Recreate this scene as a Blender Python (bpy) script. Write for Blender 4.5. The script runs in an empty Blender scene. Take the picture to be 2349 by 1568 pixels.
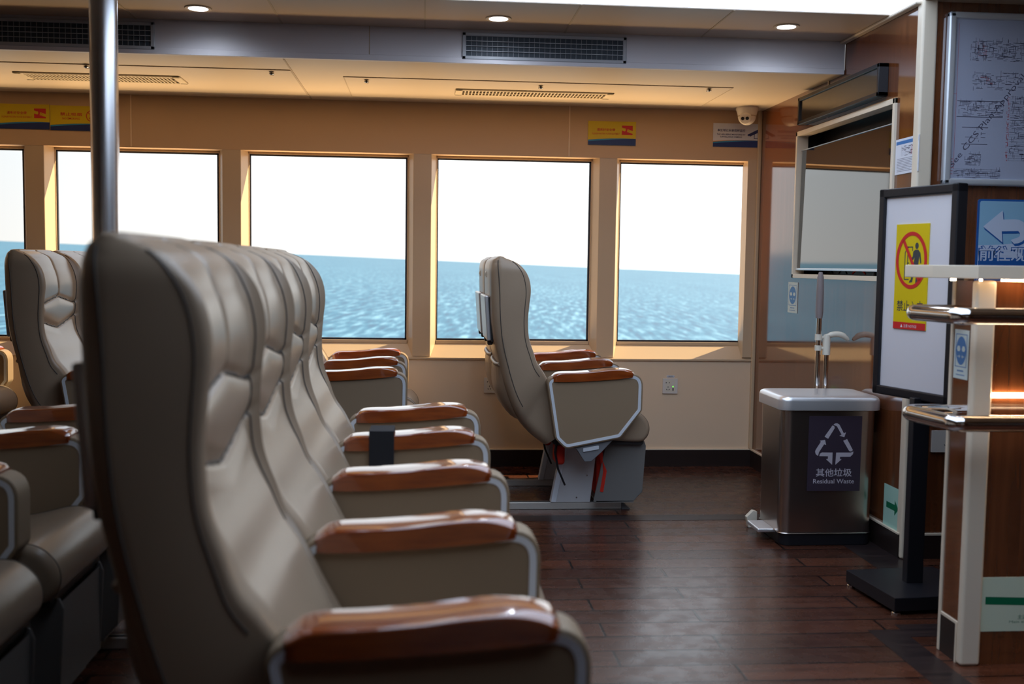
import bpy, bmesh, math, random
from mathutils import Vector, Matrix
random.seed(7)
C = bpy.context.scene.collection
S = bpy.context.scene

# ------------------------------------------------------------------ camera
F_PX = 2435.1
cam_d = bpy.data.cameras.new('camera')
cam_d.sensor_width = 36.0
cam_d.lens = F_PX / 2349 * 36.0
cam_d.clip_start = 0.05
cam_d.clip_end = 120000
cam_d.dof.use_dof = True
cam_d.dof.focus_distance = 5.2
cam_d.dof.aperture_fstop = 3.0
cam = bpy.data.objects.new('camera', cam_d)
C.objects.link(cam)
rt = (0.99649001, -0.0825234, 0.01405522)
up = (-0.00794896, 0.07386175, 0.99723681)
fw = (0.08333352, 0.99384824, -0.07294652)
cam.matrix_world = Matrix(((rt[0], up[0], -fw[0], 0), (rt[1], up[1], -fw[1], 0), (rt[2], up[2], -fw[2], 1.2), (0, 0, 0, 1)))
S.camera = cam
S.view_settings.view_transform = 'Standard'
S.view_settings.look = 'None'
S.view_settings.exposure = 0.2
S.view_settings.gamma = 1.0
S.view_settings.use_curve_mapping = False

# ------------------------------------------------------------------ world
wd = bpy.data.worlds.new('sky')
S.world = wd
wd.use_nodes = True
nt = wd.node_tree
nt.nodes.clear()
N = nt.nodes.new
out = N('ShaderNodeOutputWorld'); bg = N('ShaderNodeBackground')
tc = N('ShaderNodeTexCoord'); sep = N('ShaderNodeSeparateXYZ')
cr = N('ShaderNodeValToRGB')
cr.color_ramp.elements[0].position = 0.0; cr.color_ramp.elements[0].color = (1.0, 0.965, 0.92, 1)
cr.color_ramp.elements[1].position = 1.0; cr.color_ramp.elements[1].color = (0.42, 0.62, 0.9, 1)
e = cr.color_ramp.elements.new(0.13); e.color = (0.93, 0.97, 1.0, 1)
mx = N('ShaderNodeMapRange')          # brighter towards the sun side
mx.inputs[1].default_value = -0.5; mx.inputs[2].default_value = 0.3
mx.inputs[3].default_value = 0.73; mx.inputs[4].default_value = 1.7
nt.links.new(tc.outputs['Generated'], sep.inputs[0])
nt.links.new(sep.outputs[2], cr.inputs[0])
nt.links.new(sep.outputs[0], mx.inputs[0])
nt.links.new(cr.outputs[0], bg.inputs[0])
nt.links.new(mx.outputs[0], bg.inputs[1])
nt.links.new(bg.outputs[0], out.inputs[0])

# ------------------------------------------------------------------ sun (low afternoon sun over the sea, from the right)
sd = bpy.data.lights.new('sun', 'SUN')
sd.energy = 12.0
sd.color = (1.0, 0.74, 0.42)
sd.angle = math.radians(0.6)
sun = bpy.data.objects.new('sun', sd)
C.objects.link(sun)
sun.rotation_euler = Vector((1.15, 0.40, 1.0)).to_track_quat('Z', 'Y').to_euler()

# added unseen lamp outside the windows, standing in for sun glitter off the waves
gd = bpy.data.lights.new('sea_glitter_fill', 'AREA'); gd.shape = 'RECTANGLE'; gd.size = 12; gd.size_y = 3; gd.energy = 1350; gd.color = (1.0, .60, .26)
go = bpy.data.objects.new('sea_glitter_fill', gd); C.objects.link(go)
go.location = (1.5, 9.4, -3.2); go.rotation_euler = (Vector((-.25, -3.4, 4.6)) * -1).to_track_quat('Z', 'Y').to_euler()

# ------------------------------------------------------------------ materials
MATS = {}
def mat(name, col, rough=0.5, metal=0.0, ior=1.45, spec=0.5, coat=0.0, coat_rough=0.05, emit=None, es=0.0):
    m = bpy.data.materials.new(name); m.use_nodes = True
    b = m.node_tree.nodes['Principled BSDF']
    b.inputs['Base Color'].default_value = (*col, 1)
    b.inputs['Roughness'].default_value = rough
    b.inputs['Metallic'].default_value = metal
    b.inputs['IOR'].default_value = ior
    b.inputs['Specular IOR Level'].default_value = spec
    b.inputs['Coat Weight'].default_value = coat
    b.inputs['Coat Roughness'].default_value = coat_rough
    if coat and name == 'arm_wood': b.inputs['Coat IOR'].default_value = 1.85
    if emit:
        b.inputs['Emission Color'].default_value = (*emit, 1)
        b.inputs['Emission Strength'].default_value = es
    MATS[name] = m
    return m
def nodes(m): return m.node_tree.nodes, m.node_tree.links, m.node_tree.nodes['Principled BSDF']
def noise_col(m, c1, c2, scale=(1, 1, 1), ns=5.0, detail=6.0, bump=0.0, rvar=None, lo=0.35, hi=0.65, bump_scale=None, dist=0.01):
    n, l, b = nodes(m)
    tc = n.new('ShaderNodeTexCoord'); mp = n.new('ShaderNodeMapping')
    mp.inputs['Scale'].default_value = scale
    t = n.new('ShaderNodeTexNoise'); t.inputs['Scale'].default_value = ns; t.inputs['Detail'].default_value = detail
    r = n.new('ShaderNodeValToRGB')
    r.color_ramp.elements[0].position = lo; r.color_ramp.elements[0].color = (*c1, 1)
    r.color_ramp.elements[1].position = hi; r.color_ramp.elements[1].color = (*c2, 1)
    l.new(tc.outputs['Object'], mp.inputs[0]); l.new(mp.outputs[0], t.inputs[0])
    l.new(t.outputs[0], r.inputs[0]); l.new(r.outputs[0], b.inputs['Base Color'])
    if bump:
        t2 = n.new('ShaderNodeTexNoise'); t2.inputs['Scale'].default_value = bump_scale or ns; t2.inputs['Detail'].default_value = 4
        l.new(tc.outputs['Object'], t2.inputs[0])
        bp = n.new('ShaderNodeBump'); bp.inputs['Strength'].default_value = bump; bp.inputs['Distance'].default_value = dist
        l.new(t2.outputs[0], bp.inputs['Height']); l.new(bp.outputs[0], b.inputs['Normal'])
    if rvar:
        mr = n.new('ShaderNodeMapRange'); mr.inputs[3].default_value = rvar[0]; mr.inputs[4].default_value = rvar[1]
        l.new(t.outputs[0], mr.inputs[0]); l.new(mr.outputs[0], b.inputs['Roughness'])
    return m

noise_col(mat('leather', (.34, .26, .18), .30, spec=.55), (.32, .24, .168), (.355, .27, .192), ns=3, bump=.12, bump_scale=260, dist=.002)
mat('leather_seam', (.07, .06, .052), .6)
mat('leather_panel', (.27, .195, .125), .5, spec=.4)
mat('seat_metal', (.74, .80, .88), .3, metal=.2)
mat('leg_metal', (.60, .61, .64), .38, metal=.2)
noise_col(mat('arm_wood', (.33, .085, .018), .22, coat=1.0, coat_rough=.05, ior=1.5), (.20, .032, .004), (.32, .064, .008), (2, 14, 14), 4)
mat('tray_metal', (.62, .64, .66), .3, metal=.5)
mat('dark_plastic', (.035, .038, .042), .4)
mat('grey_plastic', (.17, .18, .20), .45)
mat('box_grey', (.17, .165, .16), .5)
mat('red_fabric', (.62, .025, .01), .7)
mat('rail_metal', (.66, .64, .60), .4, metal=.6)
mat('laminate', (.82, .64, .46), .38, spec=.4)
mat('laminate_seam', (.42, .35, .27), .6)
mat('header_laminate', (.62, .43, .27), .42, spec=.4)
mat('ceiling_paint', (.60, .52, .42), .45)
mat('beam_paint', (.64, .63, .68), .42)
mat('upper_ceiling', (.50, .41, .33), .38)
mat('frame_cream', (.60, .46, .31), .35)
mat('rubber', (.02, .02, .03), .5)
mat('white_plastic', (.74, .70, .66), .35)
mat('cream_plastic', (.74, .70, .60), .35)
mat('cream_metal', (.80, .70, .56), .35, metal=.05)
mat('chrome', (.72, .70, .68), .08, metal=1.0)
mat('brushed_steel', (.60, .54, .50), .27, metal=1.0)
mat('lid_steel', (.84, .85, .88), .33, metal=.75)
mat('alu', (.75, .79, .85), .28, metal=.5)
mat('black', (.012, .012, .016), .38)
mat('black_gloss', (.006, .007, .007), .04, ior=3.2)
mat('dark_base', (.022, .014, .013), .35)
mat('grille_white', (.42, .45, .50), .45)
mat('grille_bar', (.24, .26, .30), .5)
mat('grille_dark', (.04, .055, .075), .6)
mat('vent_cream', (.62, .54, .40), .5)
mat('vent_dark', (.15, .12, .085), .7)
mat('display_glass', (.025, .022, .02), .12, ior=1.6)
mat('paper', (.72, .74, .82), .5)
mat('white_ink', (.85, .86, .9), .45)
mat('yellow', (.72, .53, .0), .4)
mat('wave_blue', (.01, .03, .16), .35)
mat('wave_cyan', (.03, .25, .48), .35)
mat('wave_orange', (.75, .33, .02), .4)
mat('red_ink', (.62, .02, .02), .45)
mat('dark_ink', (.05, .055, .06), .5)
mat('navy_ink', (.03, .04, .16), .45)
mat('sticker_green', (.66, .76, .60), .5)
mat('sticker_mint', (.42, .68, .58), .5)
mat('green_ink', (.0, .16, .07), .5)
mat('sticker_pale', (.62, .72, .72), .5)
mat('sticker_blue', (.05, .19, .48), .45)
mat('sign_blue', (.02, .12, .42), .4)
mat('sign_sky', (.30, .55, .76), .4)
mat('sign_pale', (.62, .70, .88), .4)
mat('label_dark', (.045, .032, .052), .45)
mat('label_ink', (.55, .52, .60), .45)
mat('board_white', (.72, .70, .74), .33)
mat('plan_paper', (.42, .46, .60), .35, coat=1.0, coat_rough=.04)
mat('plan_ink', (.10, .10, .16), .5)
mat('plan_red', (.45, .10, .13), .5)
mat('green_led', (.1, .8, .1), .5, emit=(.15, 1, .05), es=1.6)
mat('lamp_glow', (1, 1, 1), .5, emit=(.80, .88, 1.0), es=9.0)
mat('led_warm', (1, .9, .8), .5, emit=(1.0, .72, .45), es=26.0)
mat('luminous', (.9, .95, 1), .5, emit=(.58, .70, .88), es=2.5)
mat('broom_grey', (.25, .21, .21), .5)
mat('strap_black', (.012, .013, .018), .8)
mat('pole_steel', (.88, .88, .90), .26, metal=1.0)

# wood laminate of the walls: fine vertical grain, glossy
m = mat('wood_wall', (.2, .07, .025), .09, ior=2.35, spec=.5)
n, l, b = nodes(m)
tcn = n.new('ShaderNodeTexCoord'); mp = n.new('ShaderNodeMapping'); mp.inputs['Scale'].default_value = (24, 24, 1.4)
t = n.new('ShaderNodeTexNoise'); t.inputs['Scale'].default_value = 1.6; t.inputs['Detail'].default_value = 4; t.inputs['Distortion'].default_value = .6
r = n.new('ShaderNodeValToRGB')
r.color_ramp.elements[0].position = .3; r.color_ramp.elements[0].color = (.110, .034, .012, 1)
r.color_ramp.elements[1].position = .72; r.color_ramp.elements[1].color = (.185, .060, .021, 1)
l.new(tcn.outputs['Object'], mp.inputs[0]); l.new(mp.outputs[0], t.inputs[0]); l.new(t.outputs[0], r.inputs[0]); l.new(r.outputs[0], b.inputs['Base Color'])

# plank floor
m = mat('floor_planks', (.05, .02, .012), .3, spec=.8)
n, l, b = nodes(m)
tcn = n.new('ShaderNodeTexCoord')
bk = n.new('ShaderNodeTexBrick')
bk.inputs['Scale'].default_value = 1.0; bk.inputs['Brick Width'].default_value = .95; bk.inputs['Row Height'].default_value = .128
bk.inputs['Mortar Size'].default_value = .005; bk.inputs['Mortar Smooth'].default_value = .2
bk.inputs['Color1'].default_value = (.090, .030, .016, 1); bk.inputs['Color2'].default_value = (.042, .0145, .009, 1); bk.inputs['Mortar'].default_value = (.004, .002, .002, 1)
bk.offset = .37; bk.offset_frequency = 2
mp = n.new('ShaderNodeMapping'); mp.inputs['Scale'].default_value = (1.5, 26, 1)
t = n.new('ShaderNodeTexNoise'); t.inputs['Scale'].default_value = 1.5; t.inputs['Detail'].default_value = 8
mxn = n.new('ShaderNodeMixRGB'); mxn.blend_type = 'MULTIPLY'; mxn.inputs[0].default_value = .75
r = n.new('ShaderNodeValToRGB'); r.color_ramp.elements[0].position = .3; r.color_ramp.elements[0].color = (.55, .5, .48, 1)
r.color_ramp.elements[1].position = .7; r.color_ramp.elements[1].color = (1.45, 1.4, 1.3, 1)
l.new(tcn.outputs['Object'], bk.inputs[0]); l.new(tcn.outputs['Object'], mp.inputs[0]); l.new(mp.outputs[0], t.inputs[0]); l.new(t.outputs[0], r.inputs[0])
l.new(bk.outputs[0], mxn.inputs[1]); l.new(r.outputs[0], mxn.inputs[2]); l.new(mxn.outputs[0], b.inputs['Base Color'])
t2 = n.new('ShaderNodeTexNoise'); t2.inputs['Scale'].default_value = 14; t2.inputs['Detail'].default_value = 6
l.new(tcn.outputs['Object'], t2.inputs[0])
mr = n.new('ShaderNodeMapRange'); mr.inputs[1].default_value = .35; mr.inputs[2].default_value = .7; mr.inputs[3].default_value = .22; mr.inputs[4].default_value = .34
l.new(t2.outputs[0], mr.inputs[0]); l.new(mr.outputs[0], b.inputs['Roughness'])
t3 = n.new('ShaderNodeTexNoise'); t3.inputs['Scale'].default_value = 160; t3.inputs['Detail'].default_value = 3
l.new(tcn.outputs['Object'], t3.inputs[0])
mm = n.new('ShaderNodeMath'); mm.operation = 'MULTIPLY_ADD'; mm.inputs[1].default_value = -1.2
l.new(bk.outputs['Fac'], mm.inputs[0]); l.new(t3.outputs[0], mm.inputs[2])
bp = n.new('ShaderNodeBump'); bp.inputs['Strength'].default_value = .25; bp.inputs['Distance'].default_value = .0015
l.new(mm.outputs[0], bp.inputs['Height']); l.new(bp.outputs[0], b.inputs['Normal'])
m = noise_col(mat('floor_dark', (.02, .012, .012), .35), (.014, .009, .010), (.030, .018, .017), (2, 20, 1), 2, rvar=(.25, .45))

# sea
m = mat('sea_water', (.05, .3, .45), .35, spec=.12, ior=1.33)
n, l, b = nodes(m)
tcn = n.new('ShaderNodeTexCoord')
def wav(scale, ns, det, dist=0):
    mp = n.new('ShaderNodeMapping'); mp.inputs['Scale'].default_value = scale; mp.inputs['Rotation'].default_value = (0, 0, .03)
    t = n.new('ShaderNodeTexNoise'); t.inputs['Scale'].default_value = ns; t.inputs['Detail'].default_value = det; t.inputs['Roughness'].default_value = .62
    t.inputs['Distortion'].default_value = dist
    l.new(tcn.outputs['Object'], mp.inputs[0]); l.new(mp.outputs[0], t.inputs[0]); return t
w1 = wav((.07, .62, 1), 2.2, 13, .2); w2 = wav((.006, .08, 1), 1.0, 5)
r = n.new('ShaderNodeValToRGB')
r.color_ramp.elements[0].position = .36; r.color_ramp.elements[0].color = (.001, .050, .125, 1)
r.color_ramp.elements[1].position = .70; r.color_ramp.elements[1].color = (.16, .36, .52, 1)
e = r.color_ramp.elements.new(.50); e.color = (.003, .100, .200, 1)
ad = n.new('ShaderNodeMath'); ad.operation = 'MULTIPLY_ADD'; ad.inputs[1].default_value = .16
sb = n.new('ShaderNodeMath'); sb.operation = 'SUBTRACT'; sb.inputs[1].default_value = .08
l.new(w2.outputs[0], ad.inputs[0]); l.new(w1.outputs[0], ad.inputs[2]); l.new(ad.outputs[0], sb.inputs[0]); l.new(sb.outputs[0], r.inputs[0])
l.new(r.outputs[0], b.inputs['Base Color'])

# thin window glass: lets the daylight through, still reflects
m = bpy.data.materials.new('window_glass'); m.use_nodes = True; MATS['window_glass'] = m
n = m.node_tree.nodes; l = m.node_tree.links; n.clear()
o_ = n.new('ShaderNodeOutputMaterial'); mixs = n.new('ShaderNodeMixShader'); tr = n.new('ShaderNodeBsdfTransparent'); gl = n.new('ShaderNodeBsdfGlossy'); fr = n.new('ShaderNodeFresnel')
tr.inputs[0].default_value = (.95, .975, .98, 1); gl.inputs[1].default_value = .02; fr.inputs[0].default_value = 1.3
l.new(fr.outputs[0], mixs.inputs[0]); l.new(tr.outputs[0], mixs.inputs[1]); l.new(gl.outputs[0], mixs.inputs[2]); l.new(mixs.outputs[0], o_.inputs[0])

# ------------------------------------------------------------------ geometry helpers
class MB:
    def __init__(s): s.v = []; s.f = []; s.mi = []; s.mats = []
    def m(s, name):
        if name not in s.mats: s.mats.append(name)
        return s.mats.index(name)
    def add(s, vs, fs, mt, M=None):
        k = len(s.v); i = s.m(mt)
        s.v += [tuple(M @ Vector(v)) if M else tuple(v) for v in vs]
        s.f += [tuple(k + q for q in f) for f in fs]; s.mi += [i] * len(fs)
    def box(s, x0, x1, y0, y1, z0, z1, mt, bev=0.0, seg=2, M=None):
        if bev <= 0:
            vs = [(x, y, z) for x in (x0, x1) for y in (y0, y1) for z in (z0, z1)]
            s.add(vs, [(0, 1, 3, 2), (4, 6, 7, 5), (0, 4, 5, 1), (2, 3, 7, 6), (0, 2, 6, 4), (1, 5, 7, 3)], mt, M); return
        bm = bmesh.new(); bmesh.ops.create_cube(bm, size=1)
        for v in bm.verts:
            v.co = Vector(((x0 + x1) / 2 + v.co.x * (x1 - x0), (y0 + y1) / 2 + v.co.y * (y1 - y0), (z0 + z1) / 2 + v.co.z * (z1 - z0)))
        bmesh.ops.bevel(bm, geom=bm.edges[:], offset=bev, segments=seg, profile=.5, affect='EDGES')
        s.addbm(bm, mt, M)
    def addbm(s, bm, mt, M=None):
        bm.verts.index_update()
        s.add([v.co.copy() for v in bm.verts], [[v.index for v in f.verts] for f in bm.faces], mt, M); bm.free()
    def rings(s, rings, mt, closed=True, caps=True, M=None):
        n = len(rings[0]); vs = [p for r in rings for p in r]; fs = []
        for i in range(len(rings) - 1):
            for j in range(n if closed else n - 1):
                a = i * n + j; b = i * n + (j + 1) % n
                fs.append((a, b, b + n, a + n))
        if caps and closed:
            fs.append(tuple(range(n))[::-1]); fs.append(tuple(range((len(rings) - 1) * n, len(rings) * n)))
        s.add(vs, fs, mt, M)
    def tube(s, path, r, mt, n=12, caps=True, M=None):
        P = [Vector(p) for p in path]; rings = []; up_ = None
        for i, p in enumerate(P):
            d = (P[min(i + 1, len(P) - 1)] - P[max(i - 1, 0)]).normalized()
            if up_ is None: up_ = Vector((0, 0, 1)) if abs(d.z) < .9 else Vector((1, 0, 0))
            x = d.cross(up_).normalized(); up_ = x.cross(d).normalized()
            rr = r[i] if isinstance(r, (list, tuple)) else r
            rings.append([p + rr * (math.cos(2 * math.pi * k / n) * x + math.sin(2 * math.pi * k / n) * up_) for k in range(n)])
        s.rings(rings, mt, caps=caps, M=M)
    def lathe(s, prof, mt, n=32, M=None):
        rings = [[(r * math.cos(2 * math.pi * k / n), r * math.sin(2 * math.pi * k / n), z) for k in range(n)] for r, z in prof]
        s.rings(rings, mt, M=M)
    def prism(s, poly, a0, a1, mt, r=0.0, seg=4, axes='xzy', M=None):
        """extrude a 2D polygon (p,q) between a0 and a1, with rounded rims"""
        def put(p, q, a): return {'xzy': (p, a, q), 'xyz': (p, q, a), 'yzx': (a, p, q)}[axes]
        A = sum(poly[i][0] * poly[(i + 1) % len(poly)][1] - poly[(i + 1) % len(poly)][0] * poly[i][1] for i in range(len(poly)))
        sg = 1 if A > 0 else -1; rings = []
        lay = [(r * (1 - math.cos(t)), r * (1 - math.sin(t))) for t in [math.pi / 2 * k / seg for k in range(seg + 1)]] if r > 0 else [(0, 0)]
        offs = [(a0 + d, i) for d, i in lay] + [(a1 - d, i) for d, i in reversed(lay)]
        for a, ins in offs:
            pl = inset(poly, ins * sg) if ins else poly
            rings.append([put(p, q, a) for p, q in pl])
        s.rings(rings, mt, M=M)
    def build(s, name, parent=None, loc=None, angle=38, **props):
        me = bpy.data.meshes.new(name); me.from_pydata(s.v, [], s.f); me.update()
        for q in s.mats: me.materials.append(MATS[q])
        me.polygons.foreach_set('material_index', s.mi)
        bm = bmesh.new(); bm.from_mesh(me); bmesh.ops.recalc_face_normals(bm, faces=bm.faces[:]); bm.to_mesh(me); bm.free()
        me.polygons.foreach_set('use_smooth', [True] * len(me.polygons))
        me.set_sharp_from_angle(angle=math.radians(angle)); me.update()
        o = bpy.data.objects.new(name, me); C.objects.link(o)
        if parent: o.parent = parent
        if loc: o.location = loc
        if angle <= 50:
            wn = o.modifiers.new('weighted', 'WEIGHTED_NORMAL'); wn.keep_sharp = True; wn.weight = 80
        for k, v in props.items(): o[k] = v
        return o

def inset(poly, d):
    n = len(poly); o = []
    for i in range(n):
        p0 = Vector(poly[i - 1]); p = Vector(poly[i]); p1 = Vector(poly[(i + 1) % n])
        e0 = (p - p0); e1 = (p1 - p)
        e0 = e0.normalized() if e0.length > 1e-9 else Vector((1, 0)); e1 = e1.normalized() if e1.length > 1e-9 else e0
        n0 = Vector((-e0.y, e0.x)); n1 = Vector((-e1.y, e1.x)); b = n0 + n1
        b = b / max(b.length_squared, .4) * 2 if b.length > 1e-6 else n0
        q = p + b * d; o.append((q.x, q.y))
    return o
def fillet(poly, r, seg=5):
    o = []; n = len(poly)
    for i in range(n):
        p0 = Vector(poly[i - 1][:2]); p = Vector(poly[i][:2]); p1 = Vector(poly[(i + 1) % n][:2])
        rr = poly[i][2] if len(poly[i]) > 2 else r
        a = (p0 - p).normalized(); b = (p1 - p).normalized()
        half = a.angle(b) / 2
        d = min(rr / math.tan(half), (p0 - p).length * .48, (p1 - p).length * .48)
        A = p + a * d; B = p + b * d
        for k in range(seg + 1):
            t = k / seg; q = A * (1 - t) ** 2 + p * 2 * t * (1 - t) + B * t * t
            o.append((q.x, q.y))
    return o
def catmull(P, n):
    P = [Vector(p) for p in P]; P = [P[0] * 2 - P[1]] + P + [P[-1] * 2 - P[-2]]; m = len(P) - 3; o = []
    for i in range(n):
        t = i / (n - 1) * m; k = min(int(t), m - 1); t -= k
        a, b, c, d = P[k:k + 4]
        o.append(.5 * ((2 * b) + (c - a) * t + (2 * a - 5 * b + 4 * c - d) * t * t + (3 * b - a - 3 * c + d) * t ** 3))
    return o
def sm(a, b, x):
    t = max(0, min(1, (x - a) / (b - a))); return t * t * (3 - 2 * t)
def empty(name, loc=(0, 0, 0), rz=0, **props):
    o = bpy.data.objects.new(name, None); C.objects.link(o); o.location = loc; o.rotation_euler = (0, 0, rz)
    o.empty_display_size = .1
    for k, v in props.items(): o[k] = v
    return o
def struct(mb, name, parent=None, **kw):
    return mb.build(name, parent, kind='structure', **kw) if not parent else mb.build(name, parent, **kw)
def copy_tree(o, parent=None):
    c = o.copy(); C.objects.link(c)
    if parent: c.parent = parent
    for ch in o.children: copy_tree(ch, c)
    return c

_tc = {}
def text_geo(body, size, w=None, weight=0.0):
    key = (body, weight)
    if key not in _tc:
        cu = bpy.data.curves.new('t', 'FONT'); cu.body = body; cu.size = 1.0; cu.align_x = 'CENTER'; cu.align_y = 'CENTER'; cu.resolution_u = 2
        cu.offset = weight
        ob = bpy.data.objects.new('t', cu); C.objects.link(ob)
        dg = bpy.context.evaluated_depsgraph_get(); ev = ob.evaluated_get(dg); me = bpy.data.meshes.new_from_object(ev)
        vs = [(v.co.x, v.co.y) for v in me.vertices]; fs = [tuple(p.vertices) for p in me.polygons]
        bpy.data.objects.remove(ob); bpy.data.curves.remove(cu); bpy.data.meshes.remove(me)
        _tc[key] = (vs, fs)
    vs, fs = _tc[key]
    if not vs: return [], []
    x0 = min(v[0] for v in vs); x1 = max(v[0] for v in vs); y0 = min(v[1] for v in vs); y1 = max(v[1] for v in vs)
    sx = size
    if w: sx = w / (x1 - x0)
    sy = size if not w else size / (y1 - y0)
    if not w: sy = sx = size / (y1 - y0)
    cx, cy = (x0 + x1) / 2, (y0 + y1) / 2
    return [((v[0] - cx) * sx, (v[1] - cy) * sy) for v in vs], fs

class Sign(MB):
    """flat sign in its own plane: x right, y up, z towards the reader"""
    def __init__(s, w, h, base, thick=.002, M=None, cr=0.0):
        super().__init__(); s.w = w; s.h = h; s.t = thick; s.L = 0; s.M_ = M
        if cr: s.prism(fillet([(-w/2, -h/2), (w/2, -h/2), (w/2, h/2), (-w/2, h/2)], cr), 0, thick, base, axes='xyz')
        else: s.box(-w/2, w/2, -h/2, h/2, 0, thick, base)
    def z(s, k): return s.t + .0003 * k
    def poly(s, pts, mt, k=1): s.add([(x, y, s.z(k)) for x, y in pts], [tuple(range(len(pts)))], mt)
    def rect(s, x0, x1, y0, y1, mt, k=1): s.poly([(x0, y0), (x1, y0), (x1, y1), (x0, y1)], mt, k)
    def disc(s, cx, cy, rx, ry, mt, k=1, n=40): s.poly([(cx + rx * math.cos(2 * math.pi * i / n), cy + ry * math.sin(2 * math.pi * i / n)) for i in range(n)], mt, k)
    def line(s, a, b, w, mt, k=1):
        a = Vector(a); b = Vector(b); d = (b - a).normalized(); q = Vector((-d.y, d.x)) * w / 2
        s.poly([tuple(a + q), tuple(b + q), tuple(b - q), tuple(a - q)], mt, k)
    def ring(s, cx, cy, rx, ry, w, mt, k=1, n=48):
        vs = []; fs = []
        for i in range(n):
            c, q = math.cos(2 * math.pi * i / n), math.sin(2 * math.pi * i / n)
            vs += [(cx + rx * c, cy + ry * q, s.z(k)), (cx + (rx - w) * c, cy + (ry - w) * q, s.z(k))]
        for i in range(n):
            j = (i + 1) % n; fs.append((2*i, 2*j, 2*j+1, 2*i+1))
        s.add(vs, fs, mt)
    def text(s, body, cx, cy, size, mt, w=None, k=2, weight=0.0, rot=0.0):
        vs, fs = text_geo(body, size, w, weight); c, q = math.cos(rot), math.sin(rot)
        s.add([(cx + x * c - y * q, cy + x * q + y * c, s.z(k)) for x, y in vs], fs, mt)
    def place(s, name, pos, face, parent=None, **props):
        # face: matrix whose columns are right, up, out
        o = s.build(name, parent, angle=30, **props)
        o.matrix_world = Matrix.Translation(pos) @ face.to_4x4()
        return o
FACE_S = Matrix(((1, 0, 0), (0, 0, -1), (0, 1, 0)))             # on walls looking at -Y
FACE_W = Matrix(((0, 0, -1), (-1, 0, 0), (0, 1, 0)))            # on the right wall looking at -X

# ------------------------------------------------------------------ setting
YW = 6.235      # window wall
XR = 1.99       # panelled right wall
YC = 4.20       # corner where the right wall turns
ZL, ZU = 2.125, 2.276
YB = 5.0        # beam face

b = MB(); b.box(-6.5, 4.6, -2.6, 6.45, -.06, 0, 'floor_planks'); struct(b, 'floor')
b = MB()
b.box(1.485, 1.60, -.5, 3.35, .0, .0012, 'floor_dark')
b.box(1.60, 2.0, 3.28, 3.40, .0, .0012, 'floor_dark')
b.box(-3.4, 1.72, 4.88, 4.985, .0, .0012, 'floor_dark')
b.box(1.83, XR, 4.0, 4.9, .0, .0012, 'floor_dark')
struct(b, 'trim_1')   # dark border planks let into the floor

# window wall
b = MB(); b.box(-6.5, XR + .1, YW, YW + .12, 0, .648, 'laminate')
b.box(-6.5, XR, YW - .012, YW, .638, .648, 'frame_cream')
b.add([(-6.5, YW, .648), (XR, YW, .648), (XR, YW + .085, .722), (-6.5, YW + .085, .722), (-6.5, YW + .12, .722), (XR, YW + .12, .722), (XR, YW + .12, .648), (-6.5, YW + .12, .648)],
      [(0, 1, 2, 3), (3, 2, 5, 4), (4, 5, 6, 7)], 'frame_cream')
struct(b, 'wall_window_side', angle=20)
b = MB(); b.box(-6.5, XR + .1, YW, YW + .12, 1.83, 2.30, 'header_laminate')
for x in (-1.656, .842, -4.15):
    b.box(x - .004, x + .004, YW - .003, YW, 1.835, ZL, 'laminate')
struct(b, 'wall_header')
b = MB(); b.box(-6.5, XR - .012, YW - .012, YW, 0, .1, 'dark_base'); b.box(-6.5, XR - .012, YW - .014, YW, .1, .106, 'cream_metal'); struct(b, 'baseboard_window_side')

cent = [-5.46, -4.37, -3.28, -2.19, -1.10, -.012, 1.078]
edges = cent + [XR + .035]
for i, c in enumerate(cent):
    b = MB()
    pts = [(c - .052, YW + .002), (c + .052, YW + .002), (c + .092, YW + .115), (c - .092, YW + .115)]
    b.prism(fillet(pts, .006, 3), .655, 1.832, 'frame_cream', axes='xyz')
    struct(b, 'trim_%d' % (i + 2), angle=25)
for i in range(len(edges) - 1):
    x0 = edges[i] + .066; x1 = edges[i + 1] - .066
    z0, z1 = .722, 1.832; yf = YW + .088
    fr_ = MB()
    for (a0, a1, c0, c1) in ((x0, x1, z0, z0 + .022), (x0, x1, z1 - .016, z1), (x0, x0 + .022, z0, z1), (x1 - .022, x1, z0, z1)):
        fr_.box(a0, a1, yf, yf + .02, c0, c1, 'frame_cream', .003, 1)
    wo = struct(fr_, 'window_%d' % (i + 1))
    rb_ = MB()
    for (a0, a1, c0, c1) in ((x0 + .02, x1 - .02, z0 + .02, z0 + .032), (x0 + .02, x1 - .02, z1 - .024, z1 - .014), (x0 + .02, x0 + .028, z0 + .02, z1 - .014), (x1 - .032, x1 - .02, z0 + .02, z1 - .014)):
        rb_.box(a0, a1, yf + .006, yf + .024, c0, c1, 'rubber')
    rb_.build('rubber_seal', wo)
    g = MB(); g.add([(x0 + .02, yf + .016, z0 + .02), (x1 - .02, yf + .016, z0 + .02), (x1 - .02, yf + .016, z1 - .014), (x0 + .02, yf + .016, z1 - .014)], [(0, 1, 2, 3)], 'window_glass')
    g.build('window_pane', wo)

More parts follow.
